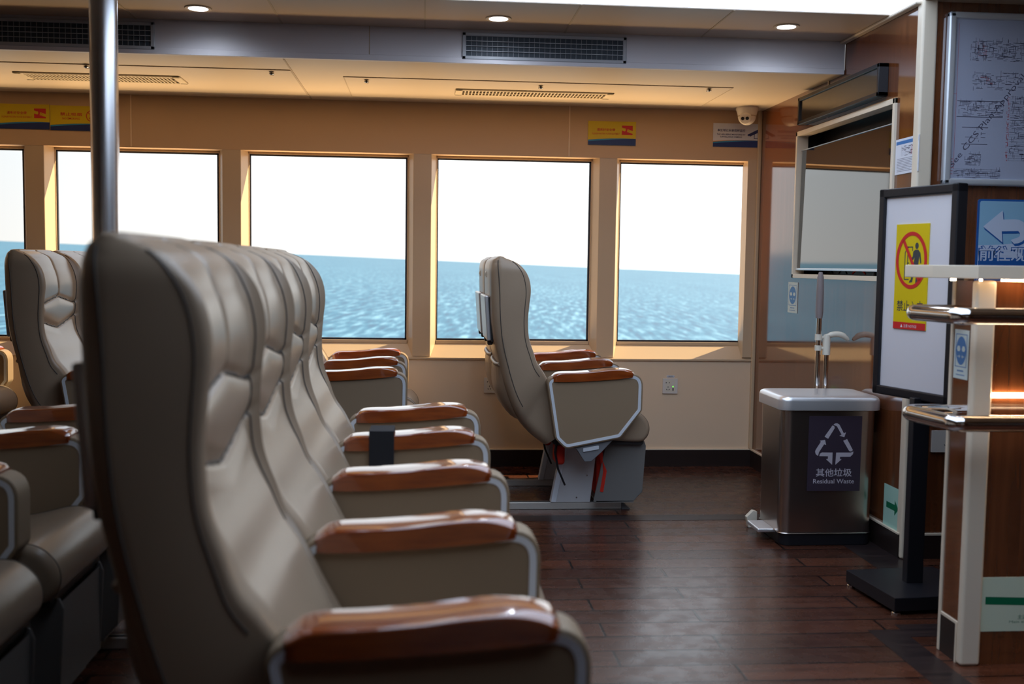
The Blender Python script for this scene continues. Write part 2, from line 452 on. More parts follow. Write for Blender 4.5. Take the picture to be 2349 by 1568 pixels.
# right wall, with the niche for the screen cut in it
NY0, NY1, NZ0, NZ1 = 4.40, 5.60, 1.148, 1.925
b = MB()
for (y0, y1, z0, z1) in ((YC, NY0, 0, 2.6), (NY1, YW + .1, 0, 2.6), (NY0, NY1, 0, NZ0), (NY0, NY1, NZ1, 2.6)):
    b.add([(XR, y0, z0), (XR, y1, z0), (XR, y1, z1), (XR, y0, z1)], [(0, 1, 2, 3)], 'wood_wall')
b.box(XR + .13, XR + .14, NY0 - .02, NY1 + .02, NZ0 - .02, NZ1 + .02, 'dark_base')
b.box(XR + .002, XR + .13, NY0 - .02, NY0, NZ0, NZ1, 'dark_base'); b.box(XR + .002, XR + .13, NY1, NY1 + .02, NZ0, NZ1, 'dark_base')
b.box(XR + .002, XR + .13, NY0, NY1, NZ0 - .02, NZ0, 'dark_base'); b.box(XR + .002, XR + .13, NY0, NY1, NZ1, NZ1 + .02, 'dark_base')
struct(b, 'wall_right')
b = MB(); b.box(XR + .02, 4.6, YC, YC + .08, 0, 2.6, 'wood_wall'); struct(b, 'wall_corner')
b = MB(); b.box(XR - .012, XR, YC + .0, YW - .012, 0, .1, 'dark_base'); b.box(XR - .014, XR, YC, YW - .014, .1, .107, 'cream_metal'); struct(b, 'baseboard_right')
b = MB(); b.box(2.06, 4.6, YC - .012, YC, 0, .1, 'dark_base'); b.box(2.06, 4.6, YC - .014, YC, .1, .107, 'cream_metal'); struct(b, 'baseboard_corner')
b = MB(); b.box(XR - .008, 2.048, YC - .018, YC + .035, 0, 2.3, 'cream_metal', .012, 3); struct(b, 'trim_corner_post')
b = MB(); b.box(XR - .022, XR, YW - .022, YW, .106, ZL, 'frame_cream', .004, 1); b.box(XR - .075, XR - .02, YW - .004, YW + .1, .66, 1.84, 'frame_cream'); struct(b, 'trim_corner_strip')
b = MB(); b.box(XR - .004, XR, 5.18, 5.19, .107, NZ0 - .02, 'cream_metal'); b.box(XR - .004, XR, 5.18, 5.19, NZ1 + .02, ZL, 'cream_metal'); struct(b, 'trim_panel_strip')
b = MB(); b.box(-6.6, -6.5, -2.6, 6.45, 0, 2.6, 'laminate'); struct(b, 'wall_left')
b = MB(); b.box(-6.5, 4.6, -2.7, -2.6, 0, 2.6, 'wood_wall'); struct(b, 'wall_back')
b = MB(); b.box(4.6, 4.7, -2.7, YC + .1, 0, 2.6, 'wood_wall'); struct(b, 'wall_far_right')

# ceilings
b = MB(); b.box(-6.5, XR, YB, YW + .1, ZL, ZL + .02, 'ceiling_paint')
struct(b, 'ceiling')
b = MB()
b.box(-6.5, XR - .004, YB - .014, YB, ZL + .022, ZU, 'beam_paint')
b.box(-6.5, XR - .004, YB - .02, YB + .004, ZL - .004, ZL + .024, 'beam_paint', .004, 2)
for x in (-.256, -3.2): b.box(x - .002, x + .002, YB - .0155, YB - .013, ZL + .024, ZU, 'laminate_seam')
struct(b, 'trim_ceiling_beam')
b = MB(); b.box(-6.5, XR, 4.45, YB + .02, ZU, ZU + .02, 'upper_ceiling')
for k in range(-9, 3):
    x = -.004 + .647 * k
    if x < XR: b.box(x - .004, x + .004, 4.45, YB, ZU - .002, ZU, 'laminate_seam')
b.box(XR - .03, XR, YC, YB, ZU - .012, ZU, 'ceiling_paint', .003, 1)
b.box(-6.5, XR, -2.6, .75, ZU, ZU + .02, 'upper_ceiling'); b.box(-6.5, -.25, .75, 4.45, ZU, ZU + .02, 'upper_ceiling')
b.box(XR, 4.6, -2.6, YC, ZU, ZU + .02, 'upper_ceiling')
struct(b, 'ceiling_upper')
b = MB(); b.box(-.25, XR, .75, 4.45, ZU + .004, ZU + .02, 'luminous')
b.build('luminous_ceiling_panel', None, label='wide glowing pale blue ceiling light panel along the top edge of the photo', category='ceiling light')

# maintenance hatches in the low ceiling
hatches = [(-.41, 1.585, 'cream ceiling hatch with three latches above the right-hand windows'), (-2.45, -.65, 'cream ceiling hatch above the left-hand windows behind the steel pillar')]
for i, (x0, x1, lb) in enumerate(hatches):
    h = MB(); h.box(x0 + .004, x1 - .004, 5.45 if i == 0 else 5.31, 6.07, ZL - .003, ZL, 'ceiling_paint')
    y0 = 5.45 if i == 0 else 5.31
    for (a0, a1, c0, c1) in ((x0, x1, y0 - .006, y0), (x0, x1, 6.07, 6.074), (x0, x0 + .005, y0, 6.07), (x1 - .005, x1, y0, 6.07)):
        h.box(a0, a1, c0, c1, ZL - .004, ZL, 'laminate_seam')
    if i: h.box(-.652, -.645, YB + .02, YW, ZL - .003, ZL, 'laminate_seam')
    ho = h.build('ceiling_hatch', None, label=lb, category='ceiling hatch')
    for (lx, ly) in (((-.297, 5.505), (.594, 5.535), (1.464, 5.475)) if i == 0 else ((-.749, 5.354), (-1.615, 5.309))):
        q = MB(); q.box(lx - .012, lx + .012, ly - .008, ly + .016, ZL - .018, ZL - .002, 'chrome', .004, 2); q.box(lx - .005, lx + .005, ly - .011, ly - .007, ZL - .018, ZL - .008, 'black'); q.build('latch', ho)
# slot vents
for i, (x0, x1, y0, y1, lb) in enumerate(((.16, 1.01, 5.70, 5.88, 'long narrow cream slot vent in the right-hand low ceiling'), (-2.05, -1.235, 5.55, 5.76, 'long narrow cream slot vent in the low ceiling, partly behind the steel pillar'))):
    z = ZL - .003
    v = MB()
    for (a0, a1, c0, c1) in ((x0, x1, y0, y0 + .022), (x0, x1, y1 - .022, y1), (x0, x0 + .04, y0, y1), (x1 - .04, x1, y0, y1)):
        v.box(a0, a1, c0, c1, z - .008, z, 'vent_cream', .003, 1)
    vo = v.build('slot_vent', None, label=lb, category='air vent', group='slot vents in the low ceiling')
    q = MB(); q.box(x0 + .03, x1 - .03, y0 + .015, y1 - .015, z - .001, z + .0005, 'vent_dark'); q.build('backing', vo)
    q = MB(); k = 0
    while x0 + .05 + k * .0185 < x1 - .05:
        a = x0 + .05 + k * .0185; q.box(a, a + .007, y0 + .02, y1 - .02, z - .007, z - .001, 'vent_cream'); k += 1
    q.box(x0 + .04, x1 - .04, (y0 + y1) / 2 - .003, (y0 + y1) / 2 + .003, z - .0075, z - .001, 'vent_cream')
    q.build('louvres', vo)
# beam grilles
for i, (x0, x1, lb) in enumerate(((.168, .935, 'white framed air grille with mesh on the beam above the right-hand windows'), (-1.995, -1.215, 'white framed air grille on the beam behind the steel pillar'))):
    z0, z1 = 2.140, 2.262; y = YB - .014
    v = MB()
    for (a0, a1, c0, c1) in ((x0, x1, z0, z0 + .016), (x0, x1, z1 - .016, z1), (x0, x0 + .018, z0, z1), (x1 - .018, x1, z0, z1)):
        v.box(a0, a1, y - .010, y, c0, c1, 'grille_white', .003, 1)
    vo = v.build('air_grille', None, label=lb, category='air grille', group='air grilles on the ceiling beam')
    q = MB(); q.box(x0 + .015, x1 - .015, y - .0015, y - .0005, z0 + .012, z1 - .012, 'grille_dark'); q.build('backing', vo)
    q = MB(); n_ = 30
    for k in range(1, n_):
        a = x0 + .018 + (x1 - x0 - .036) * k / n_; q.box(a - .0010, a + .0010, y - .006, y - .0015, z0 + .014, z1 - .014, 'grille_bar')
    for k in range(1, 4):
        a = z0 + .016 + (z1 - z0 - .032) * k / 4; q.box(x0 + .016, x1 - .016, y - .009, y - .005, a - .0014, a + .0014, 'grille_white')
    q.build('mesh_bars', vo)
# downlights
proto = None
for x, y, lb in ((1.604, 4.711, 'round recessed downlight nearest the wood wall'), (.318, 4.74, 'round recessed downlight above the right-hand air grille'), (-.972, 4.737, 'round recessed downlight just right of the steel pillar'), (-2.26, 4.74, 'round recessed downlight left of the steel pillar')):
    if x < -2: continue
    root = empty('downlight', (x, y, ZU), label=lb, category='downlight', group='recessed ceiling downlights')
    q = MB(); q.lathe([(.040, .0), (.040, -.004), (.056, -.005), (.058, -.002), (.058, 0)], 'ceiling_paint'); q.build('trim_ring', root)
    q = MB(); q.lathe([(.001, -.005), (.041, -.005), (.041, -.001), (.001, -.001)], 'lamp_glow'); q.build('lamp_disc', root)
    ld = bpy.data.lights.new('downlight_beam', 'SPOT'); ld.energy = 9; ld.color = (.80, .88, 1); ld.spot_size = math.radians(168); ld.spot_blend = 1.0; ld.shadow_soft_size = .04
    lo = bpy.data.objects.new('downlight_beam', ld); C.objects.link(lo); lo.parent = root; lo.location = (0, 0, -.012)

# sea (the ship heels a little, so the water plane is tilted against the cabin)
nrm = Vector((0.03048927, -0.00301744, 0.99953054)).normalized()
rot = nrm.to_track_quat('Z', 'Y').to_matrix().to_4x4()
b = MB(); R_ = 60000.0
b.add([(-R_, -R_, 0), (R_, -R_, 0), (R_, R_, 0), (-R_, R_, 0)], [(0, 1, 2, 3)], 'sea_water')
so = b.build('sea', None, kind='stuff', label='blue rippled open sea outside the windows up to the horizon', category='sea')
so.matrix_world = Matrix.Translation(Vector((0, 0, 1.2)) - nrm * 5.5) @ rot

# ------------------------------------------------------------------ the passenger seat
FR = [(.43, .44), (.355, .56), (.29, .68), (.252, .735), (.232, .79), (.216, .835), (.208, .875), (.205, .94), (.210, 1.01), (.216, 1.065), (.214, 1.105), (.203, 1.145), (.182, 1.178), (.147, 1.208), (.090, 1.231)]
BK = [(.30, .335), (.225, .395), (.17, .46), (.132, .535), (.103, .615), (.083, .69), (.062, .77), (.047, .835), (.036, .905), (.029, .98), (.027, 1.05), (.025, 1.12), (.025, 1.18), (.034, 1.216), (.058, 1.233)]
NR = 150
FC = catmull(FR, NR); BC = catmull(BK, NR)
def halfw(z):
    h = .231 + (.262 - .231) * sm(.62, .74, z)
    return h - .022 * sm(1.16, 1.245, z) ** 1.5
SC = .915
def seam1(s): return 1.000 + .036 * (1 - min(abs(s) / SC, 1))
def seam2(s): return .893 + .045 * (min(abs(s) / SC, 1)) ** 1.3
def front_disp(s, y, z):
    a = abs(s); H = .010 + .018 * sm(.72, .9, z); H *= 1 - sm(1.15, 1.235, z)
    d = -H * (1 - sm(SC - .05, SC + .05, a))
    g = lambda dist, w=.0062, dep=.008: -dep * math.exp(-(dist / w) ** 2)
    hw = halfw(z); s1, s2 = seam1(s), seam2(s)
    if z > .5: d += g((a - SC) * hw)
    if a < SC + .02:
        tp = 1 - sm(SC - .16, SC - .01, a)
        d += g(z - s1, .008, .010) + g(z - s2, .008, .010)
        if z > s1: d += g(y, .006, .007) + .006 * math.sin(math.pi * min(1, (z - s1) / .24)) * max(0, math.sin(math.pi * min(a / SC, 1))) ** .7
        elif z > s2: d += .014 * math.sin(math.pi * (z - s2) / (s1 - s2)) * tp
        else: d += .008 * tp * sm(.5, .6, z) * (1 - sm(s2 - .05, s2, z))
    else:
        d += g(z - .985, .008, .004) + g(z - .925, .008, .004)
    return d
def back_point(i, loop):
    """loop=(y_norm or kind,...) -> point"""
def section(i):
    F, B = FC[i], BC[i]; dv = F - B; T = dv.length; du = dv / T; z = F.y; hw = halfw(z)
    rf = min(.018, T * .42); rb = min(.055, T * .42); pts = []
    def P(y, w): q = B + du * w; return (q.x, y, q.y)
    nf = 56
    for k in range(nf + 1):
        y = -(hw - rf) + 2 * (hw - rf) * k / nf
        s = y / hw; pts.append(P(y, T + front_disp(s, y, (B + du * T).y)))
    for k in range(1, 7):
        t = math.pi / 2 * k / 6; pts.append(P(hw - rf + rf * math.sin(t), T - rf + rf * math.cos(t)))
    for k in range(0, 7):
        t = math.pi / 2 * k / 6; pts.append(P(hw - rb + rb * math.cos(t), rb - rb * math.sin(t)))
    for k in range(1, 14):
        y = (hw - rb) * (1 - 2 * k / 14); pts.append(P(y, -.006 * (1 - (y / hw) ** 2)))
    for k in range(0, 7):
        t = math.pi / 2 * k / 6; pts.append(P(-(hw - rb) - rb * math.sin(t), rb - rb * math.cos(t)))
    for k in range(0, 6):
        t = math.pi / 2 * k / 6; pts.append(P(-(hw - rf) - rf * math.cos(t), T - rf + rf * math.sin(t)))
    return pts
def make_backrest(parent):
    b = MB(); rings = [section(i) for i in range(NR)]
    # softly closed crown
    last = rings[-1]; c = Vector((sum(p[0] for p in last) / len(last), 0, 1.2365))
    for f_, dz in ((.86, .0022), (.6, .0045), (.25, .0055)):
        rings.append([(c.x + (p[0] - c.x) * f_, p[1] * (.985 if f_ > .8 else (.93 if f_ > .5 else .8)), p[2] + dz) for p in last])
    b.rings(rings, 'leather')
    return b.build('backrest', parent, angle=70)
def surf(i, y, dz=0):
    F, B = FC[i], BC[i]; dv = F - B; T = dv.length; du = dv / T; hw = halfw(F.y)
    q = B + du * (T + front_disp(y / hw, y, F.y) + dz); return (q.x, y, q.y)
def make_seams(parent):
    b = MB()
    for sg in (-1, 1):
        b.tube([surf(i, sg * SC * halfw(FC[i].y), .0012) for i in range(30, NR - 4, 2)], .0026, 'leather_seam', 6)
    def zi(z): return min(range(NR), key=lambda i: abs(FC[i].y - z))
    for sf in (seam1, seam2):
        pts = []
        for k in range(25):
            s = -SC + 2 * SC * k / 24; z = sf(s); i = zi(z); pts.append(surf(i, s * halfw(z), .0015))
        b.tube(pts, .0030, 'leather_seam', 6)
    b.tube([surf(i, 0, .0012) for i in range(zi(seam1(0)), NR - 4, 2)], .0024, 'leather_seam', 6)
    for sg in (-1, 1):
        for frac, i0 in ((.87, 24), (.22, 24)):
            pts = []
            for i in range(i0, NR - 9, 2):
                F, B = FC[i], BC[i]; q = B + (F - B) * frac; pts.append((q.x, sg * (halfw(F.y) - .0006), q.y))
            b.tube(pts, .0022, 'leather_seam', 6)
    return b.build('seam_piping', parent)

ARM = [(.303, .650, .03), (.345, .388, .03), (.388, .346, .03), (.640, .396, .02), (.736, .522, .02), (.738, .684, .05), (.32, .666, .03)]
AO = fillet(ARM, .02, 7)
def make_arm(parent, y, bolts=True):
    t = .043
    fo = MB(); inn = inset(AO, -.0105 if sum(AO[i][0]*AO[(i+1)%len(AO)][1]-AO[(i+1)%len(AO)][0]*AO[i][1] for i in range(len(AO))) < 0 else .0105)
    rings = []
    for pl, yy in ((inn, -t + .006), (inn, -t + .001), (inset(AO, .004 if AO is None else -.003), -t), (AO, -t + .004), (AO, t - .004), (inset(AO, -.003), t), (inn, t - .001), (inn, t - .006)):
        rings.append([(p, y + yy, q) for p, q in pl])
    fo.rings(rings, 'seat_metal', caps=False)
    if bolts:
        for z in (.60, .56): fo.lathe([(.006, 0), (.006, .003), (.003, .005), (.001, .005)], 'chrome', 10, M=Matrix.Translation((.737, y, z)) @ Matrix.Rotation(math.pi / 2, 4, 'Y'))
    ao = fo.build('armrest', parent, angle=40)
    p_ = MB(); p_.prism(inset(AO, -.011), y - t + .003, y + t - .003, 'leather_panel', .004, 3); p_.build('arm_panel', ao, angle=40)
    # wooden pad
    w = MB(); rings = []
    bot = catmull([(.318, .654), (.40, .654), (.52, .660), (.63, .669), (.703, .678)], 40)
    top = catmull([(.318, .678), (.350, .696), (.44, .6995), (.53, .705), (.60, .7135), (.655, .716), (.69, .709), (.703, .698)], 40)
    for i in range(40):
        a, c = bot[i], top[i]; ef = min(1, math.sin(math.pi * min(.5, min(i + .6, 39.6 - i) / 6)))
        hw = .049 * (.72 + .28 * ef); h = c.y - a.y; r = min(.006, h * .45); ring = []
        for k in range(9): ring.append((a.x, y - hw + r * .5 * 0 + 2 * hw * k / 8, a.y))
        for k in range(5):
            t_ = math.pi / 2 * k / 4; ring.append((a.x + (c.x - a.x) * .5, y + hw - r + r * math.cos(t_), c.y - .0022 - r + r * math.sin(t_)))
        for k in range(1, 10):
            yy = (hw - r) * (1 - 2 * k / 10); ring.append((c.x, y + yy, c.y - .0022 + .0022 * (1 - (yy / hw) ** 2)))
        for k in range(5):
            t_ = math.pi / 2 * (1 - k / 4); ring.append((a.x + (c.x - a.x) * .5, y - hw + r - r * math.cos(t_), c.y - .0022 - r + r * math.sin(t_)))
        rings.append(ring)
    w.rings(rings, 'arm_wood'); w.build('arm_pad', ao, angle=50)
    return ao

def make_seat(name='passenger_seat'):
    root = empty(name)
    bo = make_backrest(root); make_seams(bo)
    # cushion with a waterfall front
    cu = MB(); prof = [(.34, .40), (.34, .47), (.45, .462), (.60, .478), (.70, .500), (.755, .492), (.795, .455), (.806, .41), (.79, .37), (.75, .352), (.60, .36), (.45, .365)]
    pr = catmull(prof + [prof[0]], 60)[:-1]; pr = [(p.x, p.y) for p in pr]
    cu.prism(pr, -.226, .226, 'leather', .022, 5); co = cu.build('seat_cushion', root, angle=60)
    for sg in (-1, 1):
        sp = MB(); sp.tube([(p[0], sg * .2045, p[1]) for p in inset(pr, -.0005)][8:44], .0020, 'leather_seam', 6)
        sp.build('seam_piping', co)
    # tray table on the back
    t = MB(); M_ = Matrix.Translation((.024, 0, .94)) @ Matrix.Rotation(math.radians(-4), 4, 'Y')
    t.box(-.016, .004, -.185, .185, -.105, .11, 'tray_metal', .006, 3, M=M_)
    to = t.build('tray_table', root)
    t = MB(); t.box(.003, .016, -.192, .192, -.112, .105, 'dark_plastic', .006, 2, M=M_)
    for y in (-.15, -.11, .11, .15): t.box(-.012, .012, y - .008, y + .008, -.128, -.10, 'dark_plastic', .003, 1, M=M_)
    t.build('tray_bracket', to)
    t = MB(); t.box(.014, .030, -.02, .02, 1.135, 1.165, 'cream_plastic', .004, 2); t.box(.011, .016, -.012, .012, 1.143, 1.158, 'cream_plastic', .002, 1); t.build('tray_latch', root)
    # gathered pocket
    p_ = MB(); rows = []
    for i in range(26):
        u = i / 25; k = 22 + int(u * 36); k = min(k, NR - 1); Bp = BC[k]
        bulge = .008 + .040 * math.sin(math.pi * (u * .92 + .05)) ** .8
        r_ = []
        for j in range(33):
            s = -1 + 2 * j / 32; y = .215 * s; d = bulge * (1 - abs(s) ** 4) + .003 * math.sin(s * 34) * sm(.6, 1, u)
            nx = Vector((-.9, -.35)).normalized(); r_.append((Bp.x + nx.x * d, y, Bp.y + nx.y * d))
        rows.append(r_)
    vs = [p for r_ in rows for p in r_]; fs = [(i * 33 + j, i * 33 + j + 1, (i + 1) * 33 + j + 1, (i + 1) * 33 + j) for i in range(25) for j in range(32)]
    p_.add(vs, fs, 'leather')
    p_.tube([(v[0], v[1], v[2]) for v in rows[-1]], .009, 'leather', 8)
    p_.build('seat_pocket', root, angle=70)
    make_arm(root, -.2735)
    # leg, bracket and life vest box
    def leg_(y):
        g = MB(); g.prism([(.343, .035), (.405, .372), (.575, .372), (.539, .035)], y - .024, y + .024, 'leg_metal', .004, 2)
        g.prism([(.343, .036), (.405, .37), (.432, .37), (.370, .036)], y - .027, y + .027, 'seat_metal', .003, 2)
        for px, pz in ((.52, .17), (.47, .06)): g.lathe([(.004, 0), (.004, .003), (.001, .004)], 'chrome', 8, M=Matrix.Translation((px, y - .024, pz)) @ Matrix.Rotation(math.pi / 2, 4, 'X'))
        return g.build('leg', root)
    leg_(-.09)
    g = MB(); g.prism(fillet([(.405, .349), (.628, .391), (.56, .318), (.51, .272), (.478, .272), (.44, .33)], .004, 2), -.30, -.245, 'grey_plastic', .004, 2)
    g.prism(fillet([(.47, .337), (.545, .350), (.545, .332), (.47, .319)], .003, 2), -.305, -.298, 'seat_metal', .001, 1)
    g.build('hinge_cover', root)
    g = MB()
    side = [(.545, .047), (.602, .335), (.79, .352), (.80, .325), (.787, .10), (.742, .05)]
    for y in (-.17, .16): g.prism(fillet(side, .006, 2), y, y + .008, 'box_grey', .002, 1)
    g.box(.56, .745, -.17, .168, .046, .054, 'box_grey'); g.add([(.787, -.17, .10), (.787, .168, .10), (.79, .168, .34), (.79, -.17, .34), (.742, -.17, .05), (.742, .168, .05)], [(0, 1, 2, 3), (4, 5, 1, 0)], 'box_grey')
    g.build('storage_box', root)
    g = MB()
    for y in (-.205, -.185): g.tube([(.36, y, .36), (.35, y, .30), (.365, y, .22), (.40, y, .14)], .005, 'black', 6)
    g.tube([(.33, -.15, .35), (.335, .15, .35)], .012, 'dark_plastic', 8)
    g.box(.34, .78, -.20, .20, .335, .365, 'dark_plastic', .008, 2)
    g.build('under_frame', root)
    return root

def place_seat(proto, u0, y, lb, grp, far_arm=False, used=[0]):
    o = proto if used[0] == 0 else copy_tree(proto)
    used[0] += 1
    o.location = (u0, y, 0)
    o['label'] = lb; o['category'] = 'seat'; o['group'] = grp
    if far_arm:
        o2 = make_arm_far(o)
    return o
_far = []
def make_arm_far(root):
    if not _far:
        a = make_arm(root, .2735); _far.append(a); return a
    a = _far[0]; c = a.copy(); C.objects.link(c); c.parent = root
    for ch in a.children:
        d = ch.copy(); C.objects.link(d); d.parent = c
    return c
proto_seat = make_seat()
G1 = 'grey leather ferry seats of the near block'; G2 = 'grey leather ferry seats by the windows'
near = [(-.508, 1.757, 'large blurred grey leather seat filling the left foreground, nearest of its row'),
        (-.520, 2.305, 'grey leather seat second from the camera in the near row'),
        (-.535, 2.850, 'grey leather seat third from the camera in the near row'),
        (-.548, 3.395, 'grey leather seat farthest from the camera in the near row, beside the far aisle')]
seats = []
plan = []
for i, (u, y, lb) in enumerate(near): plan.append((u, y, lb, G1, i == 3))
plan += [(-1.685, 2.305, 'dark seat with large rounded cushion at the bottom left corner of the photo', G1, False),
         (-1.690, 2.850, 'shaded seat at the left edge behind the near row, its armrest end pointing right', G1, False),
         (-1.700, 3.395, 'seat at the left edge beside the far aisle, mostly hidden by the nearest seat', G1, True),
         (.288, 5.23, 'grey seat seen side-on beyond the open floor, nearer one of the front window pair', G2, False),
         (.288, 5.78, 'grey seat against the window wall, farther one of the front window pair', G2, True),
         (-.820, 5.23, 'seat mostly behind the near row, its armrests in front of the window wall', G2, False),
         (-.830, 5.78, 'sunlit seat against the window wall, hidden behind the near row except for its armrest', G2, True),
         (-1.925, 5.23, 'whole grey backrest at the left beside the steel pillar, nearer one of its pair', G2, False),
         (-1.925, 5.78, 'backrest just visible between the left grey seat and the nearest large seat', G2, True),
         (-3.020, 5.23, 'seat beyond the left edge of the photo, nearer one of the rearmost window pair', G2, False),
         (-3.020, 5.78, 'seat at the far left edge with sunlit rounded cushion and white armrest rim', G2, True)]
plan.sort(key=lambda p: p[4])
for (u, y, lb, g_, fa) in plan:
    seats.append(place_seat(proto_seat, u, y, lb, g_, fa))

# life vest stowed under the front pair
for (x, y, lb) in ((.288, 5.23, 'red life vest stowed under the nearer seat of the front window pair'), (.288, 5.78, 'red life vest under the farther seat of the front window pair')):
    g = MB(); g.box(.565, .76, -.15, .15, .055, .32, 'red_fabric', .03, 3)
    vo = g.build('life_vest', None, loc=(x, y, 0), label=lb, category='life vest', group='red life vests under the seats')
    g = MB(); g.tube([(.575, -.155, .30), (.60, -.162, .20), (.585, -.162, .10)], .012, 'red_fabric', 8)
    g.build('belt', vo)
    g = MB(); g.box(.355, .40, -.19, -.05, .235, .335, 'red_fabric', .015, 3); g.build('collar', vo)

# floor rails
for (x0, x1, y, lb) in ((-4.0, 1.03, 5.14, 'aluminium floor rail under the nearer leg of the front window seats'), (-4.0, 1.03, 5.69, 'aluminium floor rail close to the window wall'),
                        (-3.0, .26, 1.667, 'aluminium floor rail nearest the camera'), (-3.0, .25, 2.215, 'aluminium floor rail second from the camera'),
                        (-3.0, .24, 2.76, 'aluminium floor rail third from the camera'), (-3.0, .23, 3.305, 'aluminium floor rail below the farthest seats of the near block')):
    g = MB(); g.box(x0, x1 - .045, y - .02, y + .02, 0, .034, 'rail_metal', .002, 1)
    g.add([(x1 - .045, y - .022, 0), (x1, y - .022, 0), (x1 - .045, y - .022, .036), (x1 - .045, y + .022, 0), (x1, y + .022, 0), (x1 - .045, y + .022, .036)], [(0, 1, 2), (3, 5, 4), (0, 3, 4, 1), (1, 4, 5, 2), (0, 2, 5, 3)], 'grey_plastic')
    g.box(x0, x1 - .045, y - .006, y + .006, .034, .036, 'dark_plastic')
    g.build('floor_rail', None, label=lb, category='floor rail', group='aluminium seat rails on the floor')

# black strap round an armrest
g = MB(); yA = 3.395 - .2735; sx = -.548 + .43
for (y0, y1, z0, z1) in ((yA - .055, yA - .051, .60, .712), (yA + .051, yA + .055, .62, .712), (yA - .055, yA + .055, .7105, .7135)):
    g.box(sx - .036, sx + .036, y0, y1, z0, z1, 'strap_black', .001, 1)
g.build('strap', None, label='wide black strap wrapped over a wooden armrest of the near row', category='strap')

# ------------------------------------------------------------------ steel pillar
g = MB(); g.lathe([(.0485, 0), (.0485, 2.40)], 'pole_steel', 40)
po = g.build('steel_pillar', None, loc=(-1.141, 3.95, 0), label='round polished steel pillar from floor to ceiling at the left', category='pillar')
g = MB(); g.lathe([(.075, 0), (.075, .006), (.06, .014), (.0495, .016)], 'pole_steel', 40); g.build('base_flange', po)

# ------------------------------------------------------------------ wall signs
def wave(sg, orange=False):
    w, h = sg.w, sg.h
    top = [(-w/2 + w * k / 16, -h/2 + h * (.20 + .095 * math.sin(math.pi * (k / 16) * .62 + .1))) for k in range(17)]
    if orange: sg.poly([(-w/2, -h/2 + h * .2)] + [(x, y + h * .03 * (1 - i / 16)) for i, (x, y) in enumerate(top)] + [(w/2, -h/2 + h * .2)], 'wave_orange', 1)
    sg.poly([(-w/2, -h/2)] + top + [(w/2, -h/2)], 'wave_blue', 2)
    b1 = [(x, -h/2 + (y + h/2) * (.98 - .0 * i)) for i, (x, y) in enumerate(top)]; b2 = [(x, -h/2 + (y + h/2) * (.70 + .27 * (i / 16))) for i, (x, y) in enumerate(top)]
    for i in range(16): sg.poly([b2[i], b2[i + 1], b1[i + 1], b1[i]], 'wave_cyan', 3)
def belt_sign():
    sg = Sign(.283, .138, 'yellow', .004); wave(sg)
    sg.text('请系好安全带', -.036, .020, .017, 'red_ink', w=.108, k=4, weight=.01)
    sg.text('PLEASE FASTEN YOUR SEATBELT', -.036, -.003, .010, 'red_ink', w=.162, k=4)
    sg.rect(.058, .122, -.008, .046, 'red_ink', 2)
    sg.poly([(.058, .034), (.072, .030), (.079, .030), (.082, .020), (.076, .012), (.058, .018)], 'yellow', 3)
    sg.poly([(.092, .026), (.108, .020), (.122, .016), (.122, .000), (.106, .004), (.088, .010)], 'yellow', 3)
    sg.ring(.099, .014, .006, .006, .0015, 'red_ink', 4, 16)
    return sg
belt_sign().place('seatbelt_sign', Vector((1.094, YW - .001, 1.974)), FACE_S, label='yellow fasten seatbelt sign with blue wave, above the right-hand windows', category='sign')
belt_sign().place('seatbelt_sign', Vector((-2.242, YW - .001, 1.987)), FACE_S, label='yellow fasten seatbelt sign at the left edge of the photo', category='sign')
sg = Sign(.283, .138, 'yellow', .004); wave(sg)
sg.text('禁止吸烟', -.028, .022, .018, 'red_ink', w=.118, k=4, weight=.01); sg.text('NO SMOKING', -.028, -.002, .011, 'red_ink', w=.096, k=4, weight=.005)
sg.ring(.086, .014, .032, .032, .004, 'red_ink', 3); sg.line((.062, .036), (.108, -.008), .004, 'red_ink', 3)
sg.line((.070, .002), (.098, .002), .006, 'red_ink', 2); sg.line((.094, .012), (.100, .024), .003, 'red_ink', 2)
sg.place('no_smoking_sign', Vector((-1.955, YW - .001, 1.984)), FACE_S, label='yellow no smoking sign with blue wave, left of the steel pillar', category='sign')
sg = Sign(.289, .138, 'paper', .004); wave(sg, True)
sg.text('本区域已安装视频监控', -.036, .028, .016, 'navy_ink', w=.168, k=4, weight=.01)
sg.text('THIS AREA BEING MONITORED BY', -.036, .004, .009, 'navy_ink', w=.172, k=4, weight=.01); sg.text('SURVEILLANCE CAMERAS', -.036, -.010, .009, 'navy_ink', w=.132, k=4, weight=.01)
sg.poly([(.068, .008), (.124, .036), (.132, .020), (.078, -.006)], 'navy_ink', 2); sg.poly([(.062, .002), (.070, -.004), (.076, .002), (.068, .010)], 'navy_ink', 2)
sg.line((.104, .008), (.104, -.016), .004, 'navy_ink', 2); sg.line((.102, -.016), (.130, -.018), .004, 'navy_ink', 2); sg.line((.130, -.010), (.130, -.026), .004, 'navy_ink', 2)
sg.place('surveillance_sign', Vector((1.843, YW - .001, 1.980)), FACE_S, label='white surveillance camera sign with navy wave beside the corner', category='sign')

